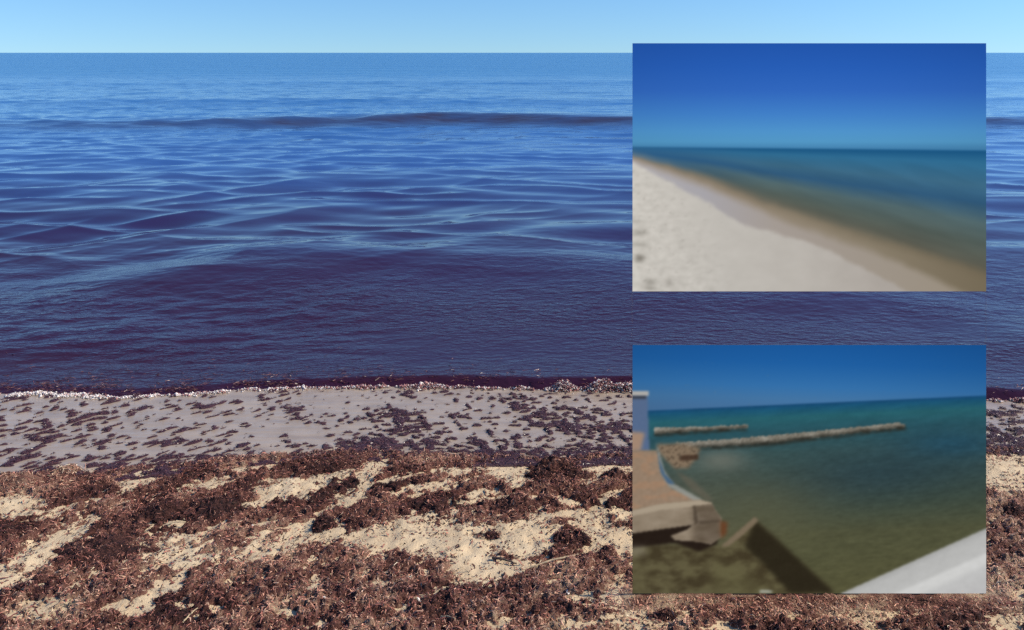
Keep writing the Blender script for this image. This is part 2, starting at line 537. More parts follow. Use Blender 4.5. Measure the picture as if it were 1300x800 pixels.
tag(sea, 'sea with low swell, blue far out and wine red with seaweed by the beach', None, kind='structure')

# ------------------------------------------------------------------ seaweed wrack: a thick matted layer over the sand
wxs = axis(-2.15, 2.15, 0.0052, -14, 14, 1.2)
wys = axis(1.95, 3.42, 0.0052, -5, 3.6, 1.2)
WX, WY = np.meshgrid(wxs, wys)
WT, WTONE, WPF, WIN = weed_height(WX, WY)
base_z = lookup(GZ, WX, WY)
WZ = base_z + np.maximum(WT, -0.012)
f = grid_faces(len(wys), len(wxs))
keep = (WT.ravel() > -0.004)
f = f[keep[f].any(1)]
wetw = 1 - smooth(-0.01, 0.06, WIN)
v, f, (tn, ww) = compact(np.stack([WX, WY, WZ], -1).reshape(-1, 3), f, [WTONE.ravel(), wetw.ravel()])
wrack = mesh_object('seaweed_wrack', v, f, WEED, attrs={'tone': tn, 'wet': ww})
tag(wrack, 'matted brown and maroon seaweed wrack covering the dry sand', 'seaweed', kind='stuff')
SURF = np.maximum(WZ, base_z)


def ground_z(x, y):
    x, y = np.atleast_1d(np.asarray(x, float)), np.atleast_1d(np.asarray(y, float))
    return lookup(SURF, x, y, wxs, wys)


# ------------------------------------------------------------------ shreds
PAL = np.array([(0.030, 0.010, 0.010), (0.072, 0.024, 0.020), (0.15, 0.052, 0.040), (0.25, 0.095, 0.070), (0.37, 0.165, 0.115),
                (0.49, 0.25, 0.17), (0.60, 0.38, 0.25), (0.70, 0.52, 0.33), (0.78, 0.64, 0.45)])


def ribbons(x, y, z, length, width, yaw, tilt, curl, col):
    """bent strips, three cross-sections each"""
    n = len(x)
    dx, dy = np.cos(yaw), np.sin(yaw)
    ct, st = np.cos(tilt), np.sin(tilt)
    d = np.stack([dx * ct, dy * ct, st], -1)
    roll = rng.uniform(-1.0, 1.0, n)
    sx = np.stack([-dy * np.cos(roll), dx * np.cos(roll), np.sin(roll)], -1)
    c = np.stack([x, y, z], -1)
    up = np.array([0, 0, 1.0])
    kink = rng.normal(0, 0.35, n)[:, None] * np.stack([-dy, dx, 0 * dx], -1)
    pts = []
    for k, w in ((-0.5, 0.5), (0.0, 1.0), (0.5, 0.35)):
        m = c + d * (length * k)[:, None] + up * (curl * (0.25 - k * k) * 4)[:, None] + kink * (length * (0.25 - k * k) * 2)[:, None]
        for s in (-0.5, 0.5):
            pts.append(m + sx * (width * w * s)[:, None])
    V = np.stack(pts, 1).reshape(-1, 3)
    b = (np.arange(n) * 6)[:, None]
    Fc = np.concatenate([b + np.array([[0, 1, 3, 2]]), b + np.array([[2, 3, 5, 4]])])
    return V, Fc, np.repeat(col, 6, 0)


def sample_shreds(n, lo_t):
    x = rng.uniform(-2.3, 2.3, n)
    y = 1.9 + 1.35 * rng.random(n) ** 0.8
    y = np.clip(y, 1.6, 3.4)
    t = lookup(WT, x, y, wxs, wys)
    keep = (t > lo_t + 0.013 * rng.normal(0, 1, n) - 0.045 * (rng.random(n) < 0.07)) & (np.abs(x) < 0.70 * y + 0.25)
    near = (np.abs(y - BOARD_D) < 0.012) & (x > BOARD_X0 - .02) & (x < BOARD_X1)
    keep &= ~near
    return x[keep], y[keep]


x, y = sample_shreds(340000, 0.004)
n = len(x)
tone = lookup(WTONE, x, y, wxs, wys)
ci = np.clip(((tone + rng.normal(0, 0.25, n)) * 8.2).astype(int), 0, 8)
front = smooth(2.7, 2.2, y)
tb = lookup(WT, x, y, wxs, wys)
ci = np.minimum(ci, np.where(rng.random(n) < 0.12, 8, 6))
ci = np.where(tb < -0.004, np.minimum(ci, rng.integers(0, 5, n)), ci)
col = PAL[ci] * rng.uniform(0.7, 1.25, (n, 1))
col[:, 0] *= rng.uniform(0.9, 1.25, n)
L = (rng.gamma(3.0, 0.0030, n) * (1 + 0.10 * front)).clip(0.003, 0.045)
W = rng.uniform(0.0008, 0.0026, n) * (1 + 0.2 * front) * np.where(tb < -0.004, 1.9, 1.0)
tilt = rng.normal(0, 0.28, n)
z = ground_z(x, y) + 0.001 + np.abs(np.sin(tilt)) * L * 0.35
V, Fc, C = ribbons(x, y, z, L, W, rng.uniform(0, 6.28, n), tilt, rng.uniform(0, 0.3, n) * L, col)
sh = mesh_object('seaweed_shreds', V, Fc, SHRED, smooth_shade=False, colors={'tint': C})
tag(sh, 'loose curled shreds of dried seaweed littered over the wrack', 'seaweed', kind='stuff')

# ------------------------------------------------------------------ wet flecks of weed on the swash
fx_ax = np.arange(-2.75, 2.75, 0.006)
fy_ax = np.arange(2.85, 4.0, 0.006)
FX, FY = np.meshgrid(fx_ax, fy_ax)
SHX = shore(FX[0])[None, :]
WLX = wetline(FX[0])[None, :]
k = np.clip((SHX - FY) / np.maximum(SHX - WLX, 0.05), -0.3, 1.3)         # 0 at the water .. 1 at the dry sand
sk = FX * 0.9 + FY * 0.5
ca, sa = math.cos(0.62), math.sin(0.62)
rgt = smooth(-1.5, -0.2, FX)
n1 = (1 - rgt) * fbm((FX * ca + FY * sa) * 8.5, (FY * ca - FX * sa) * 25, 2, 2, 0.55) + rgt * fbm((FX + 0.35 * FY) * 11, (FY - 0.12 * FX) * 19, 2, 2, 0.6)
n2 = fbm((FX + 0.55 * FY) * 5.0, FY * 9, 2, 6)
n3 = 0.06 + (1 - rgt) * noise((FX * ca + FY * sa) * 19, (FY * ca - FX * sa) * 52, 10) + rgt * noise((FX + 0.4 * FY) * 28, (FY - 0.15 * FX) * 46, 10)
rgt = smooth(-1.3, 0.1, FX)
thr = 0.47 - 0.30 * fbm(FX * 2.2 + FY, FY * 4.5 - FX, 2, 37) - 0.18 * rgt * smooth(0.05, 0.6, k) - 0.34 * smooth(0.74, 1.05, k) + 0.10 * smooth(0.25, 0.0, k) - 0.06 * (1 - rgt)
val = np.maximum(n1 + 0.55 * n2, (n3 + 0.35 * n2) * 0.92 + 0.00) - thr
FT = np.where((k > -0.02) & (k < 1.15), np.clip(val, -0.2, 0.25), -0.2)
bz = lookup(GZ, FX, FY)
FZ = bz + np.where(FT > 0, 0.0015 + 0.022 * FT, 0.03 * FT) + np.where(FT > 0, 0.003 * noise(FX * 90, FY * 90, 4), 0)
f = grid_faces(len(fy_ax), len(fx_ax))
f = f[(FT.ravel() > -0.03)[f].any(1)]
v, f, _ = compact(np.stack([FX, FY, FZ], -1).reshape(-1, 3), f, [])
fc = mesh_object('seaweed_flecks', v, f, WEED, attrs={'tone': np.full(len(v), 0.2), 'wet': np.ones(len(v))})
tag(fc, 'dark purple flecks of wet seaweed scattered over the grey swash', 'seaweed', kind='stuff')
# strands in the flecks
n = 150000
x = rng.uniform(-2.7, 2.7, n)
y = rng.uniform(2.85, 3.98, n)
val_s = lookup(FT, x, y, fx_ax, fy_ax)
keep = val_s > rng.exponential(0.035, n) - 0.075
x, y = x[keep], y[keep]
n = len(x)
col = np.array([(0.035, 0.014, 0.024), (0.07, 0.026, 0.04), (0.10, 0.045, 0.055), (0.15, 0.06, 0.05)])[rng.integers(0, 4, n)] * rng.uniform(0.7, 1.2, (n, 1))
V, Fc, C = ribbons(x, y, lookup(np.maximum(FZ, bz), x, y, fx_ax, fy_ax) + 0.002, rng.uniform(0.004, 0.020, n), rng.uniform(0.0008, 0.0026, n),
                   rng.normal(-0.15, 0.7, n), rng.normal(0, 0.12, n), rng.uniform(0, 0.004, n), col)
o = mesh_object('wet_seaweed_strands', V, Fc, FLECK, smooth_shade=False, colors={'tint': C})
tag(o, 'thin wet strands of maroon seaweed on the swash', 'seaweed', kind='stuff')

# ------------------------------------------------------------------ foam along the water's edge
IV = np.array([(1, 0, 0), (-1, 0, 0), (0, 1, 0), (0, -1, 0), (0, 0, 1), (0, 0, -1)], float)
IF = np.array([(0, 2, 4), (2, 1, 4), (1, 3, 4), (3, 0, 4), (2, 0, 5), (1, 2, 5), (3, 1, 5), (0, 3, 5)])


def blobs(cx, cy, cz, r, squash, col):
    n = len(cx)
    jit = rng.uniform(0.5, 1.6, (n, len(IV), 1))
    V = IV[None] * jit * r[:, None, None]
    V[:, :, 0] *= rng.uniform(0.8, 1.8, (n, 1))
    V[:, :, 2] *= squash[:, None]
    V += np.stack([cx, cy, cz], -1)[:, None]
    Fc = IF[None] + (np.arange(n) * len(IV))[:, None, None]
    return V.reshape(-1, 3), Fc.reshape(-1, 3), np.repeat(col, len(IV), 0)


n = 75000
x = rng.uniform(-2.75, 2.9, n)
lobes = 0.42 + 0.55 * fbm(x * 4.5, 0 * x + 5, 2, 19) + 0.55 * noise(x * 15, 0 * x, 21)
for cpx, cw, ca_ in ((545, 16, .8), (610, 9, .4), (715, 20, 1.0), (765, 18, 1.1), (800, 12, .8), (462, 8, .4), (900, 30, .8), (1040, 25, .7), (60, 30, .6), (110, 14, .5), (1275, 20, .5)):
    lobes = lobes + ca_ * np.exp(-((x - p2g(cpx, 492)[0]) / (cw * 0.0038)) ** 2)
lobes = lobes - 0.15
amount = np.interp(x, [-2.75, -1.75, -1.2, -0.9, -0.5, 0.0, 0.35, 0.9, 2.9], [1.2, 1.1, .6, .45, .6, .8, 1.2, 1.2, .8])
keep = rng.random(n) < np.clip(lobes, 0.03, 1) * amount * 0.75
x = x[keep]
n = len(x)
lobes = np.clip(lobes[keep], 0.12, 1.5)
hgt = np.interp(x, [-2.7, -1.2, -0.6, 0.0, 0.2, 0.5, 2.4], [0.008, 0.009, 0.013, 0.016, 0.030, 0.034, 0.022]) * lobes
r = rng.gamma(1.6, 0.0010, n).clip(0.0006, 0.007)
q = rng.random(n)
y = shore(x) - 0.016 + rng.normal(0, 1, n) * (0.006 + 0.012 * lobes) * (1.1 - 0.7 * q) + 0.01 * noise(x * 11, 0 * x + 9, 23)
z = 0.002 + hgt * q ** 1.6 + 0.3 * r + np.where(rng.random(n) < 0.012, 0.5 * hgt, 0)
white = np.clip(np.interp(x, [-2.7, -1.2, -0.5, 0.5, 2], [0.92, 0.75, 0.42, 0.55, 0.45]) + 0.5 * noise(x * 30, z * 60, 28), 0, 1)
isw = rng.random(n) < white
col = np.where(isw[:, None], np.array([[0.80, 0.70, 0.63]]), np.array([[0.40, 0.19, 0.17]])) * rng.uniform(0.8, 1.08, (n, 1))
dk = rng.random(n) < np.interp(x, [-2, -1, 0.3, 2], [0.05, 0.2, 0.35, 0.35])
col[dk] = (0.12, 0.035, 0.04)
V, Fc, C = blobs(x, y, z, r, rng.uniform(0.6, 1.1, n), col)
o = mesh_object('sea_foam', V, Fc, FOAM, colors={'tint': C})
tag(o, 'line of white and pinkish foam where the sea breaks on the sand', 'foam', kind='stuff')

# scraps of weed carried in the last ripple
n = 9000
x = rng.uniform(-2.8, 2.9, n)
s_ = rng.exponential(0.07, n) + 0.01
y = shore(x) + s_
keep = rng.random(n) < (0.25 + 0.75 * smooth(-0.4, -1.3, x)) * np.clip(0.5 + 1.4 * fbm(x * 5, y * 14, 2, 13), 0, 1)
x, y = x[keep], y[keep]
n = len(x)
col = np.array([(0.06, 0.018, 0.018), (0.11, 0.035, 0.03), (0.17, 0.06, 0.05), (0.22, 0.10, 0.08)])[rng.integers(0, 4, n)]
V, Fc, C = ribbons(x, y, sea_height(x, y) + 0.002, rng.uniform(0.008, 0.035, n), rng.uniform(0.001, 0.003, n), rng.normal(0, 0.5, n), rng.normal(0, 0.1, n), rng.uniform(0, .004, n), col)
o = mesh_object('floating_seaweed', V, Fc, FLECK, smooth_shade=False, colors={'tint': C})
tag(o, 'scraps of red seaweed floating at the very edge of the sea', 'seaweed', kind='stuff')

# ------------------------------------------------------------------ seaweed clumps that stand proud of the wrack
def clump(px, py, rx, ry, h, tone, label, seed):
    tone += 0.08
    h *= 0.72
    gx, gy = p2g(px, py, 0.03)
    z0 = float(np.min(ground_z(gx + rx * np.array([-.6, 0, .6, 0]), gy + ry * np.array([0, -.6, 0, .6])))) - 0.012
    root = bpy.data.objects.new('seaweed_clump', None)
    root.empty_display_size = 0.05
    root.location = (gx, gy, z0)
    COL.objects.link(root)
    tag(root, label, 'seaweed clump', 'clumps of seaweed on the beach')
    m = 54
    a = np.linspace(-1.15, 1.15, m)
    A, B = np.meshgrid(a, a)
    rr = np.sqrt(A * A + B * B) * (1 + 0.55 * fbm(A * 1.9 + seed, B * 1.9, 3, seed))
    prof = np.clip(1 - rr ** 1.8, -0.3, 1)
    prof = np.where(prof > 0, prof ** 0.75, prof)
    Z = h * prof * (1 + 0.5 * fbm(A * 2.6 + seed * 3, B * 2.6, 3, seed + 2, .6)) + 0.006 * fbm(A * 9, B * 9 + seed, 3, seed + 5, .6) * (prof > 0)
    f = grid_faces(m, m)
    f = f[(prof.ravel() > -0.12)[f].any(1)]
    tn = np.clip(tone + 0.25 * fbm(A * 4, B * 4 + seed, 3, seed + 7), 0.02, 0.95).ravel()
    v, f, (tn,) = compact(np.stack([A * rx, B * ry, Z], -1).reshape(-1, 3), f, [tn])
    mesh_object('mass', v, f, WEED, root, attrs={'tone': tn, 'wet': np.zeros(len(v))})
    n = int(26000 * rx * ry) + 260
    q = rng.uniform(-1.05, 1.05, (n, 2))
    zz = lookup(Z, q[:, 0], q[:, 1], a, a)
    ok = zz > 0.002
    q, zz = q[ok], zz[ok]
    n = len(q)
    ci = np.clip(((tone + rng.normal(0, 0.22, n)) * 8).astype(int), 0, 8)
    Ls = rng.gamma(3.0, 0.005, n).clip(0.005, 0.05)
    V, Fc, C = ribbons(q[:, 0] * rx, q[:, 1] * ry, zz + 0.002, Ls, rng.uniform(0.001, 0.0035, n), rng.uniform(0, 6.28, n),
                       rng.normal(0, 0.5, n), rng.uniform(0, .3, n) * Ls, PAL[ci] * rng.uniform(0.7, 1.2, (n, 1)))
    mesh_object('fronds', V, Fc, SHRED, root, False, colors={'tint': C})['kind'] = 'stuff'


CLUMPS = [
    (704, 590, .090, .060, .068, .24, 'tallest dark seaweed clump, near the swash just left of the lower picture panel'),
    (683, 602, .050, .045, .050, .12, 'small dark seaweed clump against the left foot of the tallest clump'),
    (781, 606, .055, .055, .060, .20, 'dark seaweed clump right beside the left edge of the lower picture panel'),
    (655, 642, .080, .060, .060, .25, 'dark pointed seaweed clump below the tallest clump, amid flat wrack'),
    (272, 648, .085, .085, .055, .10, 'blackish seaweed clump at the left above a bare pale sand streak'),
    (207, 650, .075, .060, .050, .15, 'dark seaweed clump between bare sand strips on the left of the beach'),
    (132, 700, .170, .100, .045, .16, 'broad dark seaweed mound in the left foreground, widest of all clumps'),
    (410, 668, .045, .045, .050, .06, 'small black seaweed clump just left of the largest bare sand patch'),
    (311, 668, .035, .030, .030, .10, 'small black seaweed knot left of the middle sand patches'),
    (717, 686, .045, .045, .045, .15, 'small dark seaweed clump on the right rim of the central sand'),
    (622, 680, .050, .025, .030, .15, 'low dark seaweed tuft between the two largest bare sand patches'),
    (215, 764, .050, .030, .035, .12, 'small dark seaweed tuft beside the slanting sand streak at bottom left'),
    (32, 754, .060, .035, .035, .10, 'dark seaweed tuft at the bottom left corner of the beach'),
    (82, 596, .070, .065, .050, .62, 'tan and pink seaweed lump standing alone in the wet swash'),
    (14, 612, .130, .080, .065, .50, 'pinkish brown seaweed heap at the left edge beside the swash'),
    (1288, 652, .060, .050, .055, .12, 'dark seaweed clump right of the lower picture panel'),
    (844, 786, .045, .030, .035, .15, 'dark seaweed clod below the lower picture panel'),
]
for i, (px, py, rx, ry, h, tone, lab) in enumerate(CLUMPS):
    clump(px, py, rx, ry, h, tone, lab, i + 1)

# ------------------------------------------------------------------ twigs and shells
def simple_mat(name, color, dark, rough=0.75, scale=120, stretch=None):
    m, nt, bs = new_mat(name)
    nt.links.new(ramp(nt, tex_noise(nt, scale, 4, 0.65, stretch=stretch), [(0.3, dark), (0.65, color)]), bs.inputs['Base Color'])
    bs.inputs['Roughness'].default_value = rough
    return m


TWIG = simple_mat('bleached_wood', (0.58, 0.45, 0.27), (0.32, 0.22, 0.12), 0.8, 200)
DTWIG = simple_mat('dark_wood', (0.10, 0.065, 0.045), (0.035, 0.022, 0.016), 0.8, 200)
SHELL = simple_mat('shell', (0.80, 0.75, 0.68), (0.60, 0.52, 0.45), 0.5, 90)


def tube(path, radii, k=7):
    path = np.asarray(path, float)
    V, Fc = [], []
    for i, p in enumerate(path):
        d = path[min(i + 1, len(path) - 1)] - path[max(i - 1, 0)]
        d /= np.linalg.norm(d)
        s = np.cross(d, (0, 0, 1.0))
        s /= np.linalg.norm(s) + 1e-9
        u = np.cross(s, d)
        for j in range(k):
            a = 2 * np.pi * j / k
            V.append(p + radii[i] * (s * math.cos(a) + u * math.sin(a)))
    for i in range(len(path) - 1):
        for j in range(k):
            Fc.append((i * k + j, i * k + (j + 1) % k, (i + 1) * k + (j + 1) % k, (i + 1) * k + j))
    n = len(path)
    V += [path[0], path[-1]]
    for j in range(k):                      # end caps as degenerate-free quads are avoided: use thin triangles
        Fc.append((n * k, (j + 1) % k, j, j))
        Fc.append((n * k + 1, (n - 1) * k + j, (n - 1) * k + (j + 1) % k, (n - 1) * k + (j + 1) % k))
    return np.array(V), Fc


def twig(p0, p1, r0, r1, mat, label, bow=0.004, lift=0.006):
    (x0, y0), (x1, y1) = p2g(*p0, 0.03), p2g(*p1, 0.03)
    za, zb = float(ground_z(x0, y0)[0]), float(ground_z(x1, y1)[0])
    q = np.linspace(0, 1, 9)
    P = np.stack([x0 + (x1 - x0) * q, y0 + (y1 - y0) * q, za + (zb - za) * q + lift + bow * np.sin(q * np.pi)], -1)
    g = ground_z(P[:, 0], P[:, 1])
    P[:, 2] += max(0.0, float(np.max(g + 0.002 - P[:, 2])) * 0.7)
    P[1:-1, :2] += rng.normal(0, 0.0012, (7, 2))
    R = (r0 + (r1 - r0) * q) * rng.uniform(0.85, 1.15, 9)
    V, Fc = tube(P, R)
    me = bpy.data.meshes.new('twig')
    me.from_pydata(V.tolist(), [], [tuple(dict.fromkeys(f)) for f in Fc])
    me.materials.append(mat)
    o = bpy.data.objects.new('twig', me)
    COL.objects.link(o)
    tag(o, label, 'twig')


twig((673, 725), (726, 717), .0030, .0022, TWIG, 'pale straw coloured twig lying right of the central sand patch')
twig((232, 799), (251, 783), .0024, .0014, TWIG, 'thin pale twig at the bottom left edge of the beach')
twig((625, 713), (656, 719), .0040, .0022, DTWIG, 'dark twig on bare sand just left of the pale twig')
twig((560, 791), (578, 799), .0022, .0014, TWIG, 'short pale twig at the bottom centre in the rubbly seaweed')
twig((213, 672), (236, 668), .0024, .0016, TWIG, 'bleached twig on the thin sand streak at the left', lift=.008)


def shell(px, py, r, yaw, tilt, label):
    gx, gy = p2g(px, py, 0.035)
    a = np.linspace(0, 1, 9)
    b = np.linspace(-1.1, 1.1, 15)
    A, B = np.meshgrid(a, b)
    rad = r * A * (1 - 0.12 * np.abs(B) ** 2) * (1 + 0.03 * np.cos(B * 22) * A)
    X, Y = rad * np.cos(B), rad * np.sin(B)
    Z = r * 0.42 * np.sin(A * np.pi * 0.62) * (1 - 0.35 * B * B)
    v = np.stack([X, Y, Z], -1).reshape(-1, 3)
    v = np.concatenate([v, v - [0, 0, 0.0012]])
    f = grid_faces(15, 9)
    o = mesh_object('shell', v, np.concatenate([f, f[:, ::-1] + 135]), SHELL)
    o.location = (gx, gy, float(ground_z(gx, gy)[0]) + 0.003)
    o.rotation_euler = (tilt, 0.35, yaw)
    tag(o, label, 'shell')


shell(532, 767, .013, 1.9, .9, 'white curled shell half buried in the bottom centre seaweed')
shell(635, 612, .012, 1.2, .8, 'small white shell on brown wrack below the swash, near the tallest clump')
shell(719, 757, .009, .4, .5, 'tiny white shell in the rubble below the pale twig')
shell(413, 766, .008, 2.6, .5, 'tiny pale shell in the bottom seaweed left of the white curled shell')
shell(318, 666, .009, .2, .6, 'small white shell beside the small black seaweed knot')

# ------------------------------------------------------------------ the two picture panels
def srgb(c):
    c = np.asarray(c, float) / 255.0
    return np.where(c <= 0.04045, c / 12.92, ((c + 0.055) / 1.055) ** 2.4)


PW, PH = 450, 316


def blur(a, s):
    k = int(s * 3) + 1
    w = np.exp(-0.5 * (np.arange(-k, k + 1) / s) ** 2)
    w /= w.sum()
    for ax in (0, 1):
        pad = [(0, 0)] * a.ndim
        pad[ax] = (k, k)
        b = np.pad(a, pad, mode='edge')
        a = sum(w[i] * np.take(b, np.arange(a.shape[ax]) + i, ax) for i in range(2 * k + 1))
    return a


U, Vv = np.meshgrid(np.arange(PW, dtype=float), np.arange(PH, dtype=float))


def poly(pts, soft=1.0):
    pts = np.asarray(pts, float)
    inside = np.zeros(U.shape, bool)
    j = len(pts) - 1
    for i in range(len(pts)):
        (xi, yi), (xj, yj) = pts[i], pts[j]
        c = ((yi > Vv) != (yj > Vv))
        with np.errstate(divide='ignore', invalid='ignore'):
            inside ^= c & (U < (xj - xi) * (Vv - yi) / (yj - yi) + xi)
        j = i
    m = inside.astype(float)
    return blur(m, soft) if soft > 0.05 else m


def over(img, m, c):
    return img * (1 - m[..., None]) + m[..., None] * np.asarray(c, float)


def vgrad(v, stops):
    p = [s[0] for s in stops]
    return np.stack([np.interp(v, p, [s[1][k] for s in stops]) for k in range(3)], -1)


def line(pts):
    p = np.asarray(pts, float)
    return np.interp(U, p[:, 0], p[:, 1])


def picture_beach():
    hz = 131.5 + U * 4.5 / 450
    img = vgrad(Vv, [(0, (27, 84, 180)), (30, (32, 92, 190)), (60, (42, 102, 198)), (90, (58, 128, 208)), (112, (72, 148, 210)), (125, (76, 152, 203)), (133, (64, 132, 182))])
    img = img * (1 - 0.05 * np.abs(U / 225 - 1)[..., None] ** 2)
    seam = smooth(-1, 1.2, Vv - hz)
    bank = fbm(U / 90, (Vv - 0.30 * U) / 16, 3, 3) * smooth(0, 30, Vv - hz)
    shore_l = line([(0, 146), (97, 176), (166, 205), (212, 220), (282, 244), (347, 263), (401, 281), (450, 298)]) + 1.5 * fbm(U / 22, Vv / 22, 2, 17)
    d = shore_l - Vv                                              # above the shoreline: water
    depth = np.clip(d / np.maximum(shore_l - hz, 4), 0, 1.2)
    wat = vgrad(depth, [(0.0, (108, 98, 78)), (0.08, (92, 92, 80)), (0.25, (82, 94, 88)), (0.42, (80, 104, 108)), (0.58, (44, 88, 124)), (0.72, (56, 104, 134)), (0.9, (42, 108, 150)), (1.0, (18, 82, 132))])
    wat = wat * (1 + 0.08 * bank)[..., None]
    lw = smooth(190, 0, U)[..., None] * smooth(0.06, 0.3, depth)[..., None]
    wat = wat * (1 - 0.75 * lw) + np.array((38, 92, 140)) * 0.75 * lw
    img = over(img, seam, (0, 0, 0)) + wat * seam[..., None]
    mid_l = line([(0, 149), (97, 185), (200, 229), (297, 262), (366, 291), (401, 308), (450, 330)]) + 2.5 * fbm(U / 26, Vv / 26, 3, 19)
    dry_l = line([(0, 151), (97, 203), (143, 232), (201, 246), (247, 262), (297, 288), (332, 306), (450, 370)]) + 4 * fbm(U / 24, Vv / 24, 3, 7)
    brown = vgrad(U, [(0, (164, 150, 136)), (120, (150, 136, 118)), (300, (138, 126, 106)), (450, (118, 106, 84))])
    sandm = smooth(-15, 9, Vv - shore_l)
    img = img * (1 - sandm[..., None]) + brown * sandm[..., None]
    wets = vgrad(U, [(0, (176, 172, 176)), (90, (166, 163, 168)), (180, (164, 154, 146)), (450, (152, 140, 122))])
    wetm = smooth(-8, 7, Vv - mid_l)
    img = img * (1 - wetm[..., None]) + wets * wetm[..., None]
    drym = smooth(-4, 4, Vv - dry_l)
    g = fbm(U / 26, Vv / 16, 4, 11)
    dry = vgrad(U, [(0, (202, 197, 188)), (110, (191, 186, 178)), (220, (184, 178, 170)), (330, (170, 162, 154)), (450, (150, 140, 128))]) + (5 * g)[..., None]
    img = img * (1 - drym[..., None]) + dry * drym[..., None]
    rough_m = smooth(120, 30, U + 0.5 * (230 - Vv)) * drym
    foot = np.clip(fbm(U / 7, Vv / 4.5, 3, 34) - 0.25, 0, 1) * smooth(170, 20, U) * drym
    img = img - (foot * 60)[..., None]
    img = img + (rough_m * 16 * np.clip(fbm(U / 12, Vv / 7, 3, 15), -1, 1))[..., None]
    for cx, cy, rx, ry, s in ((9, 240, 9, 4, 34), (10, 256, 10, 3, 30), (9, 273, 6, 5, 70), (23, 303, 8, 4, 40), (46, 304, 6, 5, 26), (8, 226, 10, 2, 18), (22, 311, 8, 3, 40)):
        e = np.exp(-(((U - cx) / rx) ** 2 + ((Vv - cy) / ry) ** 2))
        img = img - s * e[..., None]
    reg = np.where(Vv < hz, 0, np.where(Vv < (shore_l + 2), 1, 2))
    return blur(img, 0.9), reg, ('printed_sky', 'printed_sea', 'printed_beach')


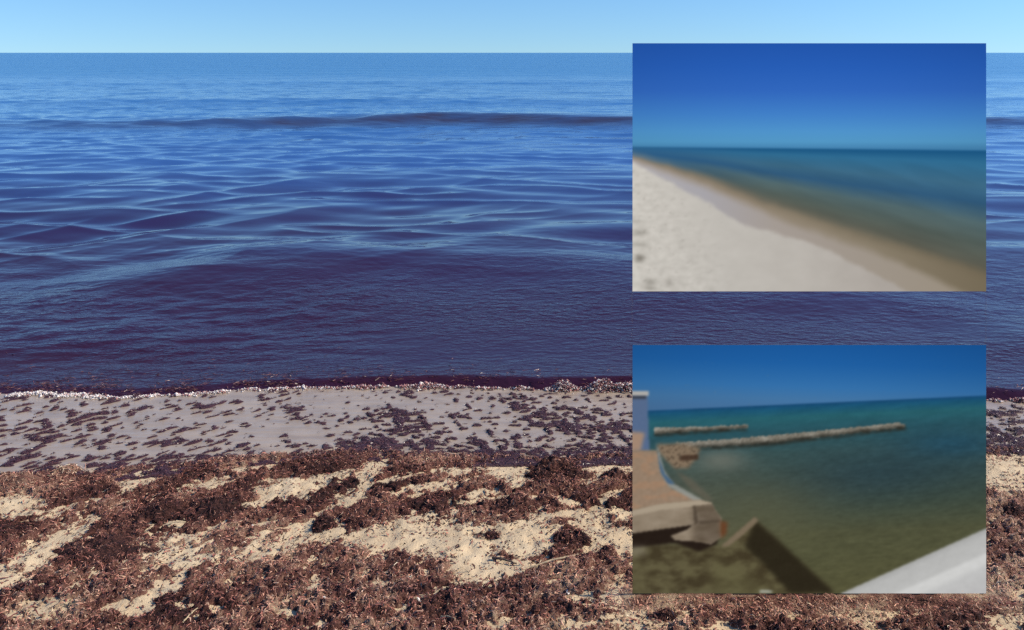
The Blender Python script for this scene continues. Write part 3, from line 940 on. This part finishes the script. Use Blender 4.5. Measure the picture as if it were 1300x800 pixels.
def picture_pier():
    Z = lambda pts: [((a - 20) / 2.423, (b - 20) / 2.423) for a, b in pts]
    hz = 83 - (U - 25) * 19 / 425
    img = vgrad(Vv + 0.03 * (450 - U), [(0, (17, 84, 158)), (30, (24, 94, 168)), (60, (46, 112, 176)), (76, (62, 116, 168)), (92, (66, 112, 160))])
    img = img * (0.93 + 0.07 * np.sin(U / 450 * 3.1))[..., None]
    dv = Vv - hz
    wat = vgrad(dv, [(0, (18, 70, 116)), (5, (22, 82, 116)), (16, (36, 96, 108)), (34, (38, 82, 94)), (62, (52, 80, 82)), (95, (52, 72, 70)), (130, (62, 74, 62)), (165, (78, 80, 56)), (240, (86, 84, 54))])
    lft = smooth(230, 20, U)[..., None] * smooth(40, 110, dv)[..., None]
    wat = wat * (1 - 0.45 * lft) + np.array((104, 98, 76)) * 0.45 * lft
    deep = np.exp(-(((U - 300) / 150) ** 2 + ((Vv - 165 + 0.12 * (U - 300)) / 36) ** 2))[..., None]
    wat = wat * (1 - 0.5 * deep) + np.array((34, 58, 72)) * 0.5 * deep
    far_blue = np.exp(-(((U - 410) / 70) ** 2 + ((Vv - 125) / 18) ** 2))[..., None]
    wat = wat * (1 - 0.5 * far_blue) + np.array((22, 72, 104)) * 0.5 * far_blue
    wat = wat * (1 + 0.10 * fbm(U / 42, (Vv + 0.14 * U) / 9, 4, 5) + 0.10 * fbm(U / 12, (Vv + 0.1 * U) / 3.2, 2, 6) * smooth(10, 60, dv))[..., None]
    m = smooth(-1.2, 1.4, dv)
    img = img * (1 - m[..., None]) + wat * m[..., None]
    glow = np.exp(-(((U - 170) / 90) ** 2 + ((Vv - 205) / 45) ** 2))
    img = over(img, 0.45 * glow, (104, 98, 66))
    surf = np.exp(-(((U - 112) / 34) ** 2 + ((Vv - 146) / 15) ** 2))
    img = over(img, 0.55 * surf, (128, 124, 110))
    grain = fbm(U / 5, Vv / 4, 3, 9)
    reg = np.where(dv < 0, 0, 1)
    # near water, lower left
    nw = poly(Z([(20, 630), (300, 635), (400, 560), (520, 680), (640, 783), (20, 783)]), 3)
    img = over(img, 0.75 * nw, (98, 89, 60))
    img = over(img, nw * np.clip(0.3 + 1.3 * fbm(U / 30, Vv / 16, 4, 18), 0, 0.7), (54, 44, 28))
    img = over(img, 0.5 * poly(Z([(270, 690), (330, 700), (470, 783), (260, 783)]), 6), (104, 100, 66))
    # short and long rock groynes
    def groyne(top, bot, seed, r):
        nonlocal img
        a = poly(Z(top + bot[::-1]), 1.0)
        a = smooth(0.25, 0.75, a + 0.5 * fbm(U / 4, Vv / 4, 2, seed + 6))
        rk = np.clip(0.55 + 0.6 * fbm(U / 3.2 + Vv / 9, Vv / 2.2, 3, seed) + 0.5 * fbm(U / 26, Vv / 26, 2, seed + 4), 0, 1)[..., None]
        body = np.array((92, 86, 74)) * (1 - rk) + np.array((164, 158, 146)) * rk
        img = img * (1 - a[..., None]) + body * a[..., None]
        und = poly(Z([(x, y - 7) for x, y in bot] + [(x, y + 9) for x, y in bot][::-1]), 1.3)
        img = over(img, und * np.clip(0.7 + 0.6 * fbm(U / 14, Vv / 6, 3, seed + 2), 0.2, 1), (44, 44, 38))
        reg[a > 0.5] = r
    groyne([(86, 274), (250, 271), (374, 264)], [(86, 294), (200, 286), (374, 275)], 22, 2)
    groyne([(150, 320), (330, 308), (520, 291), (700, 273), (840, 258), (858, 264)], [(200, 336), (420, 324), (600, 303), (740, 286), (862, 273)], 25, 3)
    # spit of sand and rubble behind the walkway
    sp = poly(Z([(95, 325), (170, 322), (230, 338), (215, 368), (190, 400), (150, 400), (100, 350)]), 2)
    img = over(img, sp, (132, 112, 90))
    img = over(img, poly(Z([(165, 360), (222, 356), (222, 372), (165, 376)]), 1.2), (70, 50, 38))
    # post with pale cap
    img = over(img, poly(Z([(10, 172), (66, 172), (72, 345), (10, 345)]), 1.2), (82, 104, 140))
    img = over(img, poly(Z([(10, 162), (70, 162), (70, 176), (10, 176)]), 1.0), (176, 172, 166))
    img = over(img, poly(Z([(10, 177), (62, 177), (62, 186), (10, 186)]), 1.0), (58, 62, 74))
    img = over(img, 0.9 * poly(Z([(10, 285), (58, 290), (45, 345), (10, 350)]), 2), (172, 136, 108))
    # walkway
    wk = poly(Z([(10, 345), (96, 343), (112, 420), (140, 460), (232, 500), (10, 530)]), 1.4)
    img = over(img, wk, (148, 124, 102))
    img = img + (wk * 12 * blur(grain, 1.0))[..., None]
    img = over(img, wk * np.clip(fbm(U / 18, Vv / 12, 2, 29), 0, 0.35), (178, 130, 96))
    strip = poly(Z([(92, 320), (103, 350), (118, 405), (145, 445), (226, 490), (236, 500), (212, 500), (132, 455), (108, 415)]), 1.1)
    img = over(img, 0.85 * strip, (150, 152, 146))
    img = over(img, poly(Z([(96, 345), (104, 375), (120, 418), (150, 448), (128, 446), (106, 410)]), 1.1), (66, 96, 126))
    img = over(img, 0.8 * poly(Z([(150, 405), (200, 430), (270, 495), (250, 500), (200, 465)]), 2), (96, 92, 78))
    # broken slab and its shadowed gap
    img = over(img, poly(Z([(10, 590), (210, 565), (285, 600), (280, 632), (225, 655), (150, 628), (10, 645)]), 1.6), (38, 28, 22))
    slab = poly(Z([(10, 530), (110, 508), (226, 496), (262, 504), (276, 530), (294, 552), (288, 592), (296, 606), (262, 632), (226, 624), (150, 620), (138, 606), (186, 588), (208, 572), (10, 600)]), 0.9)
    img = over(img, slab, (142, 126, 106))
    img = over(img, slab * poly(Z([(205, 500), (300, 500), (300, 640), (205, 640)]), 4), (104, 90, 74))
    img = img + (slab * 20 * fbm(U / 24, Vv / 14, 3, 33))[..., None]
    img = over(img, slab * poly(Z([(10, 528), (110, 505), (232, 494), (270, 506), (205, 516), (110, 526), (10, 548)]), 0.9), (168, 152, 130))
    img = over(img, 0.75 * poly(Z([(206, 512), (214, 512), (222, 566), (210, 574)]), 0.9), (74, 62, 50))
    img = over(img, 0.6 * poly(Z([(224, 560), (288, 556), (290, 564), (226, 572)]), 1.0), (72, 60, 48))
    img = over(img, sp * np.clip(2.2 * fbm(U / 5, Vv / 4, 3, 31), 0, 0.8), (84, 70, 56))
    img = over(img, 0.8 * poly(Z([(290, 560), (312, 565), (308, 600), (292, 618)]), 2), (112, 58, 30))
    # plank and dark slanting slab shadow
    img = over(img, 0.93 * poly(Z([(400, 560), (470, 622), (645, 783), (505, 783), (420, 690), (365, 640), (380, 600)]), 2.6), (42, 36, 24))
    img = over(img, poly(Z([(292, 638), (340, 596), (396, 548), (408, 560), (350, 612), (312, 640)]), 1.2), (122, 106, 84))
    img = over(img, 0.9 * poly(Z([(412, 772), (450, 774), (448, 783), (410, 783)]), 1.2), (170, 172, 160))
    img = over(img, 0.5 * poly(Z([(20, 640), (60, 640), (60, 665), (20, 665)]), 4), (150, 140, 125))
    # white parapet, lower right
    wl = poly([(258, 318), (452, 231), (452, 318)], 1.1)
    tt = (Vv - (318 - (U - 259) * 0.445))
    wc = vgrad(tt, [(0, (166, 166, 164)), (8, (180, 180, 178)), (28, (186, 186, 184)), (33, (205, 205, 203)), (42, (204, 204, 202)), (50, (190, 190, 189)), (90, (182, 180, 180))])
    wc = wc + (5 * fbm(U / 14, Vv / 10, 3, 37))[..., None]
    img = img * (1 - wl[..., None]) + wc * wl[..., None]
    reg[sp > 0.5] = 4
    reg[(wk > 0.5) | (slab > 0.5) | (strip > 0.5)] = 4
    reg[wl > 0.5] = 5
    img = img + (3.0 * fbm(U / 2.6, Vv / 2.2, 2, 39) * m + 2.0 * fbm(U / 9, Vv / 5, 2, 36) * m)[..., None]
    return blur(img, 0.7), reg, ('printed_sky', 'printed_sea', 'printed_short_groyne', 'printed_long_groyne', 'printed_walkway', 'printed_parapet')


def make_print_mat():
    m = bpy.data.materials.new('glowing_picture')
    m.use_nodes = True
    nt = m.node_tree
    nt.nodes.clear()
    out = nt.nodes.new('ShaderNodeOutputMaterial')
    e = nt.nodes.new('ShaderNodeEmission')  # print glows by itself, in place of light falling on it
    e.inputs['Strength'].default_value = 1.0 / 2 ** EXPOSURE
    a = N(nt, 'ShaderNodeAttribute', attribute_name='tint')
    nt.links.new(a.outputs['Color'], e.inputs['Color'])
    nt.links.new(e.outputs[0], out.inputs['Surface'])
    return m


PRINT = make_print_mat()
def make_clear_mat():
    m = bpy.data.materials.new('clear_acrylic')
    m.use_nodes = True
    nt = m.node_tree
    nt.nodes.clear()
    out = nt.nodes.new('ShaderNodeOutputMaterial')
    t = N(nt, 'ShaderNodeBsdfTransparent')
    t.inputs[0].default_value = (0.97, 0.98, 0.98, 1)
    g = N(nt, 'ShaderNodeBsdfGlossy')
    g.inputs['Roughness'].default_value = 0.1
    mx = N(nt, 'ShaderNodeMixShader')
    mx.inputs[0].default_value = 0.03
    nt.links.new(t.outputs[0], mx.inputs[1])
    nt.links.new(g.outputs[0], mx.inputs[2])
    nt.links.new(mx.outputs[0], out.inputs['Surface'])
    return m


CLEAR = make_clear_mat()
BACK = simple_mat('panel_back', (0.06, 0.06, 0.065), (0.045, 0.045, 0.05), 0.6, 30)


def picture_panel(pic, D, box, foot, label):
    """an upright picture panel, its print made to glow, at distance D; box = its edges in the photograph; its back board reaches down into the ground"""
    img, reg, names = pic()
    x0, x1 = [(p - 650) / F * D for p in (box[0], box[2])]
    z1, z0 = [CAMZ - (p - HZ) / F * D for p in (box[1], box[3])]
    root = bpy.data.objects.new('picture_panel', None)
    root.empty_display_size = 0.1
    root.location = ((x0 + x1) / 2, D, z0)
    COL.objects.link(root)
    tag(root, label, 'picture panel', 'upright picture panels on the right')
    w, h = x1 - x0, z1 - z0
    nr, nc = 211, 301
    a, b = np.linspace(0, PW - 1, nc), np.linspace(0, PH - 1, nr)
    A, B = np.meshgrid(a, b)
    ax, ay = np.arange(PW, dtype=float), np.arange(PH, dtype=float)
    col = np.stack([lookup(img[..., k], A, B, ax, ay) for k in range(3)], -1).reshape(-1, 3)
    col = col * 0.9 + 0.1 * col.mean(1, keepdims=True)
    col = srgb(np.clip(col, 0, 255))
    X = (A / (PW - 1) - 0.5) * w
    Z = (1 - B / (PH - 1)) * h
    v = np.stack([X, np.zeros_like(X), Z], -1).reshape(-1, 3)
    f = grid_faces(nr, nc)[:, ::-1]
    rq = reg[np.round(B).astype(int), np.round(A).astype(int)].ravel()[f[:, 0]]
    for k, nm in enumerate(names):
        sel = f[rq == k]
        if len(sel):
            vv, ff, (cc,) = compact(v, sel, [col])
            mesh_object(nm, vv, ff, PRINT, root, False, colors={'tint': cc})
    t = 0.004
    q = np.array([(sx * (w / 2 - 0.0005), y, z) for y in (0.001, t) for sx, z in ((-1, -foot), (1, -foot), (1, h - 0.0005), (-1, h - 0.0005))])
    bf = [(0, 1, 2, 3), (5, 4, 7, 6), (4, 0, 3, 7), (1, 5, 6, 2), (3, 2, 6, 7), (4, 5, 1, 0)]
    mesh_object('back_board', q, bf, BACK, root, False)
    return root


zs = float(np.max(ground_z(np.linspace(0.34, 1.38, 200), np.full(200, BOARD_D - 0.006))))
SEAT = F * (CAMZ - zs + 0.001) / (753.5 - HZ)
top = picture_panel(picture_beach, SEAT + 0.02, (803, 55, 1252, 370), 0.0, 'upper picture panel showing a white sand beach curving beside calm blue sea')
for sx in (-1, 1):                                  # clear acrylic legs that carry the upper picture
    q = np.array([(sx * 0.515 + dx, dy, z) for dy in (0.0015, 0.0055) for dx, z in ((-.002, -0.93), (.002, -0.93), (.002, -0.0004), (-.002, -0.0004))])
    mesh_object('leg', q, [(0, 1, 2, 3), (5, 4, 7, 6), (4, 0, 3, 7), (1, 5, 6, 2), (3, 2, 6, 7), (4, 5, 1, 0)], CLEAR, top, False)
picture_panel(picture_pier, SEAT, (803, 438, 1252, 753.5), 0.05, 'lower picture panel showing rock groynes, a broken concrete walkway and green sea')
